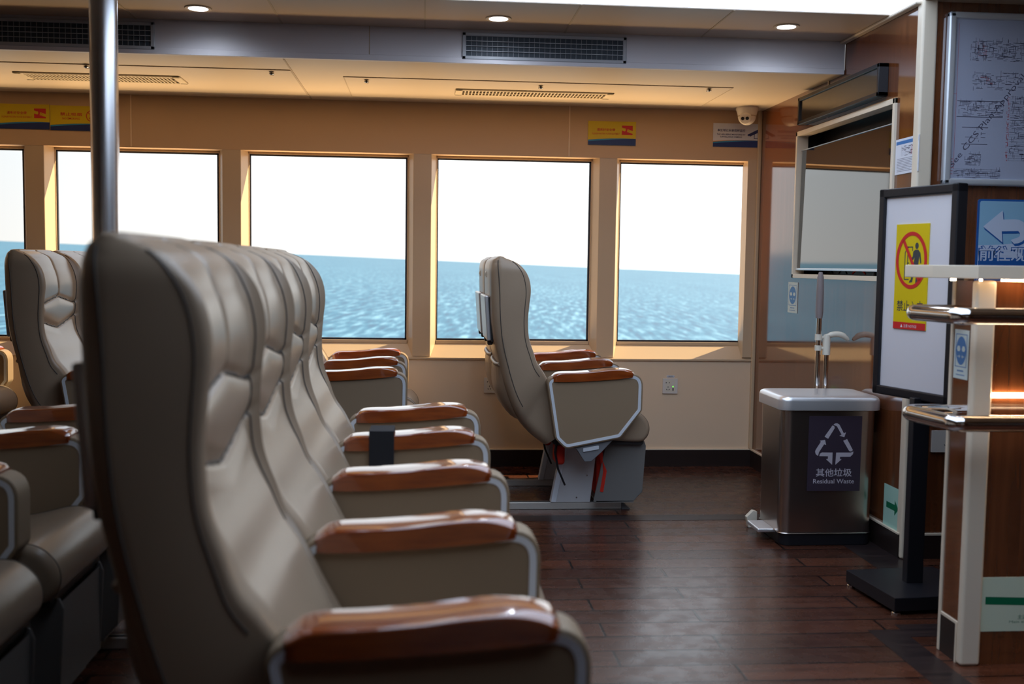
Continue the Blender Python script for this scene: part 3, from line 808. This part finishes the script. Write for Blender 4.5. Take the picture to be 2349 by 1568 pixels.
# sockets on the window wall
def socket5(loc, lb):
    sg = Sign(.090, .090, 'white_plastic', .009); sg.rect(-.029, .029, -.036, .036, 'cream_plastic', 1)
    for sx_ in (-1, 1): sg.poly([(-.014 + sx_ * .006, .021), (-.014 + sx_ * .013, .025), (-.014 + sx_ * .013, .015)] if sx_ < 0 else [(-.008, .021 + .004), (-.002, .021), (-.008, .016)], 'black', 2)
    sg.line((-.013, -.002), (-.013, -.010), .004, 'black', 2); sg.line((-.023, -.018), (-.018, -.025), .004, 'black', 2); sg.line((-.004, -.018), (-.009, -.025), .004, 'black', 2)
    sg.rect(.014, .021, -.028, -.012, 'black', 2); sg.rect(.014, .020, -.007, .000, 'green_led', 2)
    sg.disc(.015, .020, .007, .007, 'white_plastic', 2, 16)
    o = sg.place('wall_socket', Vector(loc), FACE_S, label=lb, category='socket', group='sockets on the window wall')
    return o
for x, lb in ((.405, 'white square wall socket behind the front window seats, left one'), (1.477, 'white square wall socket right of the front window seats')):
    socket5((x, YW - .001, .486), lb)
    sg = Sign(.048, .014, 'paper', .002, cr=.005); sg.ring(0, 0, .022, .0055, .0012, 'dark_ink', 1, 20)
    for k in range(5): sg.rect(-.013 + k * .0055, -.009 + k * .0055, -.002, .002, 'dark_ink', 1)
    sg.place('socket_label', Vector((x + .003, YW - .001, .543)), FACE_S, label='tiny oval label above the %s socket on the window wall' % ('left' if x < 1 else 'right'), category='label', group='oval labels above the sockets')

# dome camera
r_ = empty('security_camera', (1.86, 6.10, ZL), label='white dome security camera under the ceiling in the corner', category='security camera')
g = MB(); g.lathe([(.062, 0), (.064, -.012), (.058, -.030), (.052, -.050)], 'white_plastic', 32); g.build('mount', r_)
g = MB(); prof = [(.052, -.03)] + [(.052 * math.cos(t), -.05 - .052 * math.sin(t)) for t in [k * math.pi / 2 / 8 for k in range(8)]] + [(.002, -.102)]
g.lathe(prof, 'white_plastic', 32); g.lathe([(.0525, -.048), (.0532, -.051), (.0525, -.054)], 'laminate_seam', 32); g.build('dome', r_)
dd = Vector((-.45, -.80, -.35)).normalized(); qf = dd.to_track_quat('Z', 'Y').to_matrix().to_4x4()
g = MB(); M_ = Matrix.Translation(Vector((0, 0, -.052)) + dd * .038) @ qf
g.lathe([(.036, 0), (.034, .010), (.030, .015), (.001, .016)], 'white_plastic', 28, M=M_)
for sx_ in (-1, 1): g.lathe([(.010, .0155), (.010, .018), (.001, .018)], 'black', 20, M=M_ @ Matrix.Translation((sx_ * .013, .002, 0)))
g.build('lens_face', r_)

# ------------------------------------------------------------------ right wall fittings
r_ = empty('television', (XR, 5.0, 1.53), label='large flat screen television set into a pale frame on the wood wall', category='television')
def loc_box(g, y0, y1, z0, z1, x0, x1, mt, bev=.002): g.box(x0, x1, y0 - 5.0, y1 - 5.0, z0 - 1.53, z1 - 1.53, mt, bev, 2)
g = MB()
loc_box(g, NY0 - .0, NY0 + .022, NZ0, NZ1, -.012, .05, 'cream_metal'); loc_box(g, NY1 - .022, NY1, NZ0, NZ1, -.012, .05, 'cream_metal')
loc_box(g, NY0, NY1, NZ1 - .024, NZ1, -.012, .05, 'cream_metal'); loc_box(g, NY0, NY1, NZ0, NZ0 + .022, -.012, .05, 'cream_metal')
g.build('surround', r_)
g = MB(); cz_ = (NZ0 + NZ1) / 2 - 1.53; g.box(.012, .030, NY0 + .034 - 5.0, NY1 - .030 - 5.0, NZ0 + .052 - 1.53, NZ1 - .10 - 1.53, 'black_gloss', .002, 2, M=Matrix.Translation((0, 0, cz_)) @ Matrix.Rotation(math.radians(.7), 4, 'Y') @ Matrix.Translation((0, 0, -cz_))); g.build('screen', r_)
g = MB(); loc_box(g, NY0 + .030, NY1 - .026, NZ0 + .042, NZ0 + .054, .000, .034, 'alu', .002); g.build('lower_bezel', r_)
g = MB(); loc_box(g, NY0 + .030, NY1 - .026, NZ1 - .101, NZ1 - .098, .010, .032, 'alu', .001); g.build('upper_bezel', r_)
g = MB()
for k, (ya, yb) in enumerate(((-.05, -.20), (-.33, -.46), (.12, .02), (.30, .20))):
    g.tube([(.06, ya + (yb - ya) * t / 8, -.352 + .022 * math.sin(math.pi * t / 8)) for t in range(9)], .004, 'black' if k else 'red_fabric', 6)
g.lathe([(.012, 0), (.010, .03), (.004, .034)], 'black', 10, M=Matrix.Translation((.05, -.33, -.375)))
g.build('cables', r_)
r_ = empty('display_box', (XR, 4.995, 2.017), label='slim black message display mounted above the television', category='display')
g = MB()
for (y0, y1, z0, z1) in ((-.498, .498, -.070, -.052), (-.498, .498, .052, .070), (-.498, -.478, -.07, .07), (.478, .498, -.07, .07)): g.box(-.045, 0, y0, y1, z0, z1, 'black', .002, 1)
g.build('casing', r_)
g = MB(); g.box(-.036, -.004, -.48, .48, -.054, .054, 'display_glass'); g.build('display_panel', r_)
sg = Sign(.212, .147, 'paper', .003); sg.rect(-.100, .100, .050, .064, 'sticker_blue', 1)
random.seed(3)
for k in range(26): 
    x, y = random.uniform(-.05, .05), random.uniform(.0, .04); sg.rect(x, x + random.uniform(.01, .03), y, y + .0018, 'plan_ink', 1)
for k in range(9): 
    x = -.05 + k * .012; sg.rect(x, x + .001, 0, .042, 'plan_ink', 1)
for k in range(9): sg.rect(-.088, .06 + random.uniform(-.03, .03), -.010 - k * .0065, -.0085 - k * .0065, 'plan_ink', 1)
sg.line((.04, .0), (.046, .04), .002, 'red_ink', 2)
sg.text('', 0, 0, .01, 'plan_ink') if False else None
sg.place('paper_notice', Vector((XR - .001, 4.285, 1.672)), FACE_W, label='small white printed notice with blue heading between television and corner post', category='notice')
def mask_sticker(w, h):
    sg = Sign(w, h, 'sticker_pale', .0015)
    a, c = w * .40, h * .36
    for (x0, x1, y0, y1) in ((-a, a, h*.40, h*.415), (-a, a, -h*.26, -h*.245), (-a, -a + .003, -h*.26, h*.415), (a - .003, a, -h*.26, h*.415)): sg.rect(x0, x1, y0, y1, 'sticker_blue', 1)
    sg.disc(0, h * .075, w * .36, h * .29, 'sticker_blue', 1)
    for s_ in (-1, 1):
        sg.poly([(s_*w*.05, h*.10), (s_*w*.10, h*.17), (s_*w*.24, h*.17), (s_*w*.30, h*.11), (s_*w*.24, h*.06), (s_*w*.10, h*.06)], 'sticker_pale', 2)
        sg.line((s_*w*.24, -h*.045), (s_*w*.06, -h*.045), h*.014, 'sticker_pale', 2); sg.line((s_*w*.13, -h*.015), (s_*w*.06, -h*.045), h*.014, 'sticker_pale', 2); sg.line((s_*w*.13, -h*.075), (s_*w*.06, -h*.045), h*.014, 'sticker_pale', 2)
    for k in range(6): sg.rect(-w*.22 + k*w*.075, -w*.165 + k*w*.075, -h*.355, -h*.32, 'sticker_blue', 1)
    for k in range(9): sg.rect(-w*.30 + k*w*.068, -w*.25 + k*w*.068, -h*.43, -h*.41, 'sticker_blue', 1)
    return sg
mask_sticker(.145, .165).place('distance_sticker', Vector((XR - .001, 5.595, 1.042)), FACE_W, label='small blue and white sticker under the left corner of the television', category='sticker')
sg = Sign(.165, .175, 'sticker_mint', .0015)
sg.poly([(-.055, .016), (.025, .016), (.025, .036), (.062, .003), (.025, -.030), (.025, -.010), (-.055, -.010)], 'green_ink', 1)
sg.place('arrow_sticker', Vector((XR - .001, 4.292, .195)), FACE_W, label='mint sticker with green arrow low on the wood wall beside the corner post', category='sticker')

# facing wall fittings: ship plan in an aluminium frame
r_ = empty('plan_board', (2.80, YC, 1.90), label='large aluminium framed ship plan at the top right', category='notice board')
g = MB(); X0, X1, Z0, Z1 = -.71, .71, -.355, .335
for (x0, x1, z0, z1) in ((X0, X1, Z0, Z0 + .028), (X0, X1, Z1 - .028, Z1), (X0, X0 + .032, Z0, Z1), (X1 - .032, X1, Z0, Z1)): g.box(x0, x1, -.03, 0, z0, z1, 'alu', .009, 3)
g.build('frame', r_)
sg = Sign(1.37, .64, 'plan_paper', .004); random.seed(11)
ox, oy = -.685, .32
def R4(px, py):  # position on the drawing sheet from the photo's own proportions (metres from top left)
    return ox + px, oy - py
def scrib(x, y, w, h, n, mt='plan_ink'):
    for k in range(n):
        a = ox + x + random.uniform(0, w); c = oy - y - random.uniform(0, h)
        if random.random() < .6: sg.rect(a, min(a + random.uniform(.006, .035), ox + x + w), c, c + .0016, mt, 1)
        else: sg.rect(a, a + .0014, c, c + random.uniform(.006, .02), mt, 1)
sg.rect(ox + .02, ox + .0215, oy - .60, oy - .02, 'plan_red', 1); sg.rect(ox, ox + .02, oy - .30, oy - .2985, 'plan_red', 1)
scrib(.07, .087, .26, .08, 230); scrib(.10, .10, .04, .05, 14, 'plan_red'); scrib(.08, .21, .26, .075, 120); scrib(.11, .23, .06, .03, 10, 'plan_red')
for yy in (.325, .388): sg.rect(ox + .025, ox + .22, oy - yy - .003, oy - yy, 'plan_ink', 1)
scrib(.03, .325, .19, .062, 110)
for yy in (.43, .497): sg.rect(ox + .05, ox + .16, oy - yy - .003, oy - yy, 'plan_ink', 1)
scrib(.06, .44, .09, .05, 10); scrib(.065, .537, .07, .048, 50); scrib(.02, .60, .20, .035, 60)
for k in range(5): sg.rect(ox + .02, ox + .22, oy - .60 - k * .008, oy - .5992 - k * .008, 'plan_ink', 1)
scrib(.235, .305, .012, .26, 60, 'plan_red'); scrib(.25, .305, .16, .26, 330)
for k in range(28): sg.rect(ox + .25, ox + .42, oy - .305 - k * .0095, oy - .3044 - k * .0095, 'plan_ink', 1)
for k in range(6): sg.rect(ox + .001, ox + .018, oy - .56 - k * .012, oy - .558 - k * .012, 'plan_red', 1)
scrib(.45, .08, .85, .5, 500)
sg.text('See CCS Plan Approval', ox + .155, oy - .405, .030, 'plan_ink', w=.47, k=2, rot=math.radians(52))
so_ = sg.build('plan_sheet', r_, angle=30); so_.matrix_local = Matrix.Translation((0, -.014, -.01)) @ FACE_S.to_4x4()

sg = Sign(.62, .40, 'sign_blue', .004, cr=.012)
sg.prism(fillet([(-.302, -.192), (.302, -.192), (.302, .192), (-.302, .192)], .010), .004, .0043, 'sign_sky', axes='xyz')
sg.poly([(-.302, .012)] + [(-.302 + .5 * k / 12, .012 + .10 * (k / 12) ** 2) for k in range(13)] + [(.302, .10), (.302, -.19), (-.302, -.19)], 'sign_pale', 2)
sg.poly([(-.30, -.052), (-.272, -.038), (.30, -.038), (.30, -.19), (-.30, -.19)], 'sign_blue', 3)
def arrow(dx, dy, mt, k, gr=0.0):
    q = [(-.285, .088), (-.205, .155), (-.200, .118)]
    q += [(-.150 + .058 * math.cos(t), .070 + .050 * math.sin(t)) for t in [math.pi / 2 - k2 * math.pi / 10 for k2 in range(11)]]
    q += [(-.165, .035)] + [(-.150 + .024 * math.cos(t), .058 + .018 * math.sin(t)) for t in [-.6 + k2 * .3 for k2 in range(6)]] + [(-.205, .070), (-.200, .025)]
    sg.poly([(x + dx, y + dy) for x, y in q], mt, k)
arrow(.005, -.010, 'sign_blue', 3); arrow(.003, -.005, 'sign_blue', 4); arrow(0, 0, 'sign_pale', 5)
sg.text('前往观', -.195, -.022, .068, 'sign_blue', w=.212, k=4, weight=.06); sg.text('前往观', -.195, -.022, .060, 'sign_pale', w=.202, k=5, weight=.012)
sg.place('direction_sign', Vector((2.565, YC - .001, 1.293)), FACE_S, label='blue direction sign with curved white arrow on the wood wall at the right edge', category='sign')
sg = Sign(.090, .090, 'white_plastic', .008)
for a, c in (((.018, -.002), (.018, .008)), ((.008, -.012), (.012, -.019)), ((.028, -.012), (.024, -.019))): sg.line(a, c, .003, 'dark_ink', 1)
sg.place('wall_socket', Vector((2.146, YC - .001, .494)), FACE_S, label='white square socket low on the wood wall beside the counter end', category='socket')

# ------------------------------------------------------------------ pedal bin
r_ = empty('pedal_bin', (1.765, 4.57, 0), label='tall steel pedal bin with dark residual waste label by the wood wall', category='waste bin')
def rrect(x0, x1, y0, y1, r): return fillet([(x0, y0), (x1, y0), (x1, y1), (x0, y1)], r, 8)
g = MB(); rings = []
for z, d in ((.055, .0), (.06, .004), (.12, .004), (.35, .003), (.585, .0), (.59, 0)): rings.append([(x, y, z) for x, y in rrect(-.225 + d, .195 - d, -.165 + d, .150 - d, .045)])
g.rings(rings, 'brushed_steel'); g.build('body', r_, angle=50)
g = MB(); g.prism(rrect(-.215, .19, -.160, .145, .045), 0, .062, 'black', .005, 2, axes='xyz'); g.build('base', r_)
g = MB(); rings = []
for z, d in ((.592, .004), (.594, 0), (.632, 0), (.645, .005), (.652, .016), (.656, .05), (.657, .12)): rings.append([(x, y, z) for x, y in rrect(-.240 + d, .212 - d, -.180 + d, .158 - d, max(.05 - d * .6, .01))])
g.rings(rings, 'lid_steel'); g.build('lid', r_, angle=50)
g = MB(); g.box(.19, .212, .0, .12, .47, .60, 'black', .006, 2); g.build('hinge', r_)
g = MB(); g.box(-.295, -.20, -.085, .075, .040, .058, 'lid_steel', .007, 3); g.build('pedal', r_)
sg = Sign(.235, .326, 'label_dark', .001)
k_ = .235 / 835.0
def W(px, py): return ((px - 580) * k_, (825 - py) * k_)
def pol(pts): sg.poly([W(*p) for p in pts], 'label_ink', 1)
pol([(413, 562), (530, 390), (560, 400), (568, 430), (470, 595)])
pol([(545, 380), (570, 358), (605, 355), (640, 375), (715, 510), (748, 495), (725, 570), (645, 548), (680, 530), (600, 400)])
pol([(710, 625), (770, 598), (868, 770), (840, 792), (810, 785)])
pol([(605, 808), (835, 808), (878, 792), (870, 835), (830, 873), (668, 873), (668, 910), (694, 912), (598, 998)])
pol([(548, 808), (548, 998), (448, 910), (478, 905), (478, 865), (340, 863), (350, 825), (380, 806)])
pol([(320, 860), (285, 835), (272, 795), (280, 765), (358, 640), (340, 625), (422, 612), (442, 690), (410, 680), (335, 800)])
sg.text('其他垃圾', 0, W(0, 1118)[1], .036, 'label_ink', w=.160, k=1, weight=.012)
sg.text('Residual Waste', 0, W(0, 1252)[1], .020, 'label_ink', w=.182, k=1, weight=.01)
lo_ = sg.build('label_sticker', r_, angle=30); lo_.matrix_local = Matrix.Translation((.008, -.1655, .405)) @ FACE_S.to_4x4()

# broom and dustpan behind the bin
r_ = empty('broom', (1.835, 4.80, 0), label='upright broom with grey grip and steel handle behind the bin', category='broom')
g = MB(); g.tube([(0, 0, .12), (0, 0, .97)], .0125, 'chrome', 14); g.build('handle', r_)
g = MB(); g.tube([(0, 0, .97), (0, 0, 1.0), (0, 0, 1.10), (0, 0, 1.16), (0, 0, 1.185)], [.015, .018, .017, .015, .008], 'broom_grey', 14); g.build('grip', r_)
g = MB(); g.box(-.09, .09, -.022, .022, .07, .14, 'cream_plastic', .012, 2); g.box(-.095, .095, -.028, .028, .0, .075, 'broom_grey', .008, 2); g.build('broom_head', r_)
r_ = empty('dustpan', (1.875, 4.80, 0), label='long-handled dustpan with curved cream handle leaning beside the broom', category='dustpan')
g = MB(); g.tube([(0, .0, .12), (0, 0, .84)], .0115, 'chrome', 14); g.build('pole', r_)
g = MB(); g.tube([(0, 0, .80), (0, 0, .87), (0, 0, .893)], [.018, .018, .014], 'cream_plastic', 14)
pts = catmull([(-.008, 0, .885, ), (.03, 0, .895), (.07, 0, .893), (.105, 0, .870)], 14); g.tube([tuple(p) for p in pts], [.010] * 3 + [.0135] * 8 + [.011, .010, .006], 'cream_plastic', 12)
g.tube([(0, 0, .88), (-.04, 0, .882)], .008, 'cream_plastic', 10); g.tube([(-.04, -.0, .868), (-.04, 0, .896)], .0165, 'cream_plastic', 14); g.tube([(0, 0, .83), (-.04, 0, .832)], .007, 'cream_plastic', 10); g.tube([(-.04, 0, .82), (-.04, 0, .844)], .0160, 'cream_plastic', 14)
g.build('handle', r_)
g = MB(); g.prism(fillet([(-.06, 0), (.03, 0), (.03, .14), (.0, .16)], .01), -.0, .15, 'cream_plastic', .004, 2, M=Matrix.Translation((0, .02, 0))); g.build('pan', r_)
# the pale scoop poking out beside the pedal
g = MB(); g.prism(fillet([(.01, .0), (.05, .0), (.05, .075), (.03, .08), (.0, .05)], .005), 0, .03, 'cream_plastic', .003, 2)
g.build('small_scoop', None, loc=(1.497, 4.73, 0), label='small cream scoop on the floor just left of the steel bin', category='scoop')

# ------------------------------------------------------------------ poster stand
ang = math.atan2(.39, -.108)      # direction from near edge to far edge
r_ = empty('poster_stand', (1.793, 3.68, 0), label='black free-standing poster frame holding a yellow no entry notice', category='sign stand')
ux = Vector((.108, -.39, 0)).normalized(); out_ = Vector((0, 0, 1)).cross(ux) * -1
out_ = ux.cross(Vector((0, 0, 1)))   # towards the reader
if out_.x > 0: out_ = -out_
MF = Matrix(((ux.x, 0, out_.x), (ux.y, 0, out_.y), (0, 1, 0))).to_4x4()
M0 = Matrix.Translation((-.015, .045, 1.115)) @ MF
g = MB(); w, h = .405, .772
for (x0, x1, y0, y1) in ((-w/2, w/2, -h/2, -h/2 + .034), (-w/2, w/2, h/2 - .034, h/2), (-w/2, -w/2 + .032, -h/2, h/2), (w/2 - .032, w/2, -h/2, h/2)): g.box(x0, x1, y0, y1, -.036, .010, 'black', .006, 3, M=M0)
g.box(-w/2 + .01, w/2 - .01, -h/2 + .01, h/2 - .01, -.034, -.010, 'black', M=M0)
g.build('frame', r_)
g = MB(); g.box(-w/2 + .028, w/2 - .028, -h/2 + .03, h/2 - .03, -.010, -.002, 'board_white', M=M0); g.build('panel', r_)
g = MB(); g.box(-.031, .031, -.02, .02, .06, .74, 'black', .004, 2); g.build('post', r_)
g = MB(); a_ = math.atan2(-ux.x, -ux.y) ; Mr = Matrix.Rotation(math.radians(5.5), 4, 'Z')
g.box(-.17, .19, -.175, .175, .014, .062, 'black', .003, 2, M=Mr)
g.build('base_plate', r_)
for x, y in ((-.155, -.16), (.17, -.16), (-.155, .16), (.17, .16)):
    q = MB(); q.lathe([(.016, 0), (.016, .008), (.008, .014), (.001, .014)], 'chrome', 14, M=Mr @ Matrix.Translation((x, y, 0))); q.build('foot', r_)
# the notice on it is fixed on, a part of the stand
sg = Sign(.170, .384, 'yellow', .004)
sg.ring(.0, .060, .081, .104, .014, 'red_ink', 4); sg.line((-.045, .135), (.045, -.015), .013, 'red_ink', 4)
sg.disc(.026, .112, .009, .012, 'dark_ink', 1, 16)
sg.poly([(.008, .092), (.018, .098), (.034, .098), (.046, .086), (.052, .050), (.046, .048), (.040, .074), (.037, .050), (.036, -.002), (.034, -.028), (.024, -.028), (.026, .005), (.022, .030), (.016, .012), (.008, -.020), (-.008, -.022), (-.006, -.014), (.000, -.010), (.010, .040), (.016, .070), (.010, .062), (-.004, .056), (-.004, .064), (.006, .074)], 'dark_ink', 1)
for a, c in (((-.020, .110), (-.020, .0)), ((-.020, .108), (.006, .108)), ((.004, .108), (.004, .094)), ((-.034, .088), (-.034, -.010)), ((-.034, .088), (-.020, .110)), ((-.034, -.010), (-.010, -.010)), ((-.020, .050), (-.012, .050))): sg.line(a, c, .004, 'dark_ink', 1)
sg.text('禁止入内', 0, -.107, .040, 'dark_ink', w=.135, k=2, weight=.01)
sg.rect(-.085, .085, -.192, -.167, 'red_ink', 1); sg.text('注意 NOTICE', .006, -.180, .012, 'paper', w=.068, k=2); sg.poly([(-.045, -.186), (-.033, -.186), (-.039, -.174)], 'paper', 2)
no = sg.build('notice', r_, angle=30, label='yellow no entry notice with red prohibition ring'); no.matrix_local = M0 @ Matrix.Translation((-.022, .060, -.002))

# ------------------------------------------------------------------ counter with rails
r_ = empty('counter', (1.64, 3.03, 0), label='wood fronted counter with pale corner post and grey top at the right edge', category='counter')
g = MB(); g.box(.05, 2.2, .006, .03, 0, 1.17, 'wood_wall'); g.build('front_panel', r_)
g = MB(); g.box(0, .006, .02, .138, .10, 1.17, 'wood_wall'); g.box(.005, 2.2, .03, .130, .0, 1.17, 'dark_base'); g.build('end_panel', r_)
g = MB(); g.box(-.006, .058, -.006, .026, 0, 1.172, 'cream_metal', .01, 3); g.build('corner_post', r_)
g = MB(); g.box(-.005, .008, .130, .145, 0, 1.17, 'cream_metal', .002, 1); g.box(-.004, .004, .026, .13, .118, .128, 'cream_metal', .001, 1); g.box(-.005, .006, .026, .034, 0, .12, 'cream_metal'); g.build('edge_trim', r_)
g = MB(); g.box(-.003, .006, .034, .13, 0, .118, 'dark_base'); g.build('plinth', r_)
g = MB(); g.prism([(-.105, .26), (-.105, .075), (-.03, -.055), (2.2, -.055), (2.2, .26)], 1.177, 1.216, 'cream_metal', .003, 2, axes='xyz'); g.build('countertop', r_, angle=25)
g = MB()
for k in range(110):
    x = .055 + k * .0105; g.box(x, x + .005, -.034, -.028, 1.170, 1.176, 'led_warm')
g.box(-.060, -.048, .04, .052, 1.170, 1.176, 'led_warm'); g.box(-.012, -.006, -.034, -.028, 1.170, 1.176, 'led_warm')
g.build('led_strip', r_)
g = MB(); g.box(.056, 2.2, -.006, .006, .822, .836, 'led_warm', .003, 2); g.build('light_bar', r_)
for z in (1.072, .766):
    g = MB(); base = [(.0, .075), (-.11, .09), (-.163, .085), (-.175, .03), (-.155, -.03), (-.13, -.13), (-.11, -.155), (-.07, -.163), (.3, -.17), (2.2, -.17)]
    pts = fillet([(.002, .085, .01), (-.165, .095, .04), (-.13, -.15, .03), (2.2, -.17, .01)], .04, 8)
    pts = [(x, y, z) for x, y in pts]
    seen = []; 
    for p in pts[:27]:
        if not seen or (Vector(p) - Vector(seen[-1])).length > 1e-4: seen.append(p)
    seen.append((2.2, -.17, z))
    g.tube(seen, .024, 'chrome', 20)
    for x in (.45, 1.3): g.tube([(x, -.17, z), (x, .006, z)], .012, 'chrome', 12)
    g.build('handrail', r_)
sk = mask_sticker(.085, .150); so_ = sk.build('distance_sticker', r_, angle=30, label='blue and white sticker on the counter end'); so_.matrix_local = Matrix.Translation((-.0005, .078, .945)) @ FACE_W.to_4x4()
sg = Sign(.26, .168, 'sticker_green', .0015)
sg.poly([(-.114, .024), (.02, .020), (.02, .036), (.068, .008), (.02, -.020), (.02, -.004), (-.114, .0)], 'green_ink', 1)
sg.text('主逃生通道', .03, -.040, .014, 'green_ink', w=.078, k=1); sg.text('Main escape route', .03, -.056, .010, 'green_ink', w=.13, k=1)
so_ = sg.build('route_sign', r_, angle=30, label='pale green escape route sign with dark green arrow'); so_.matrix_local = Matrix.Translation((.185, .0055, .188)) @ FACE_S.to_4x4()
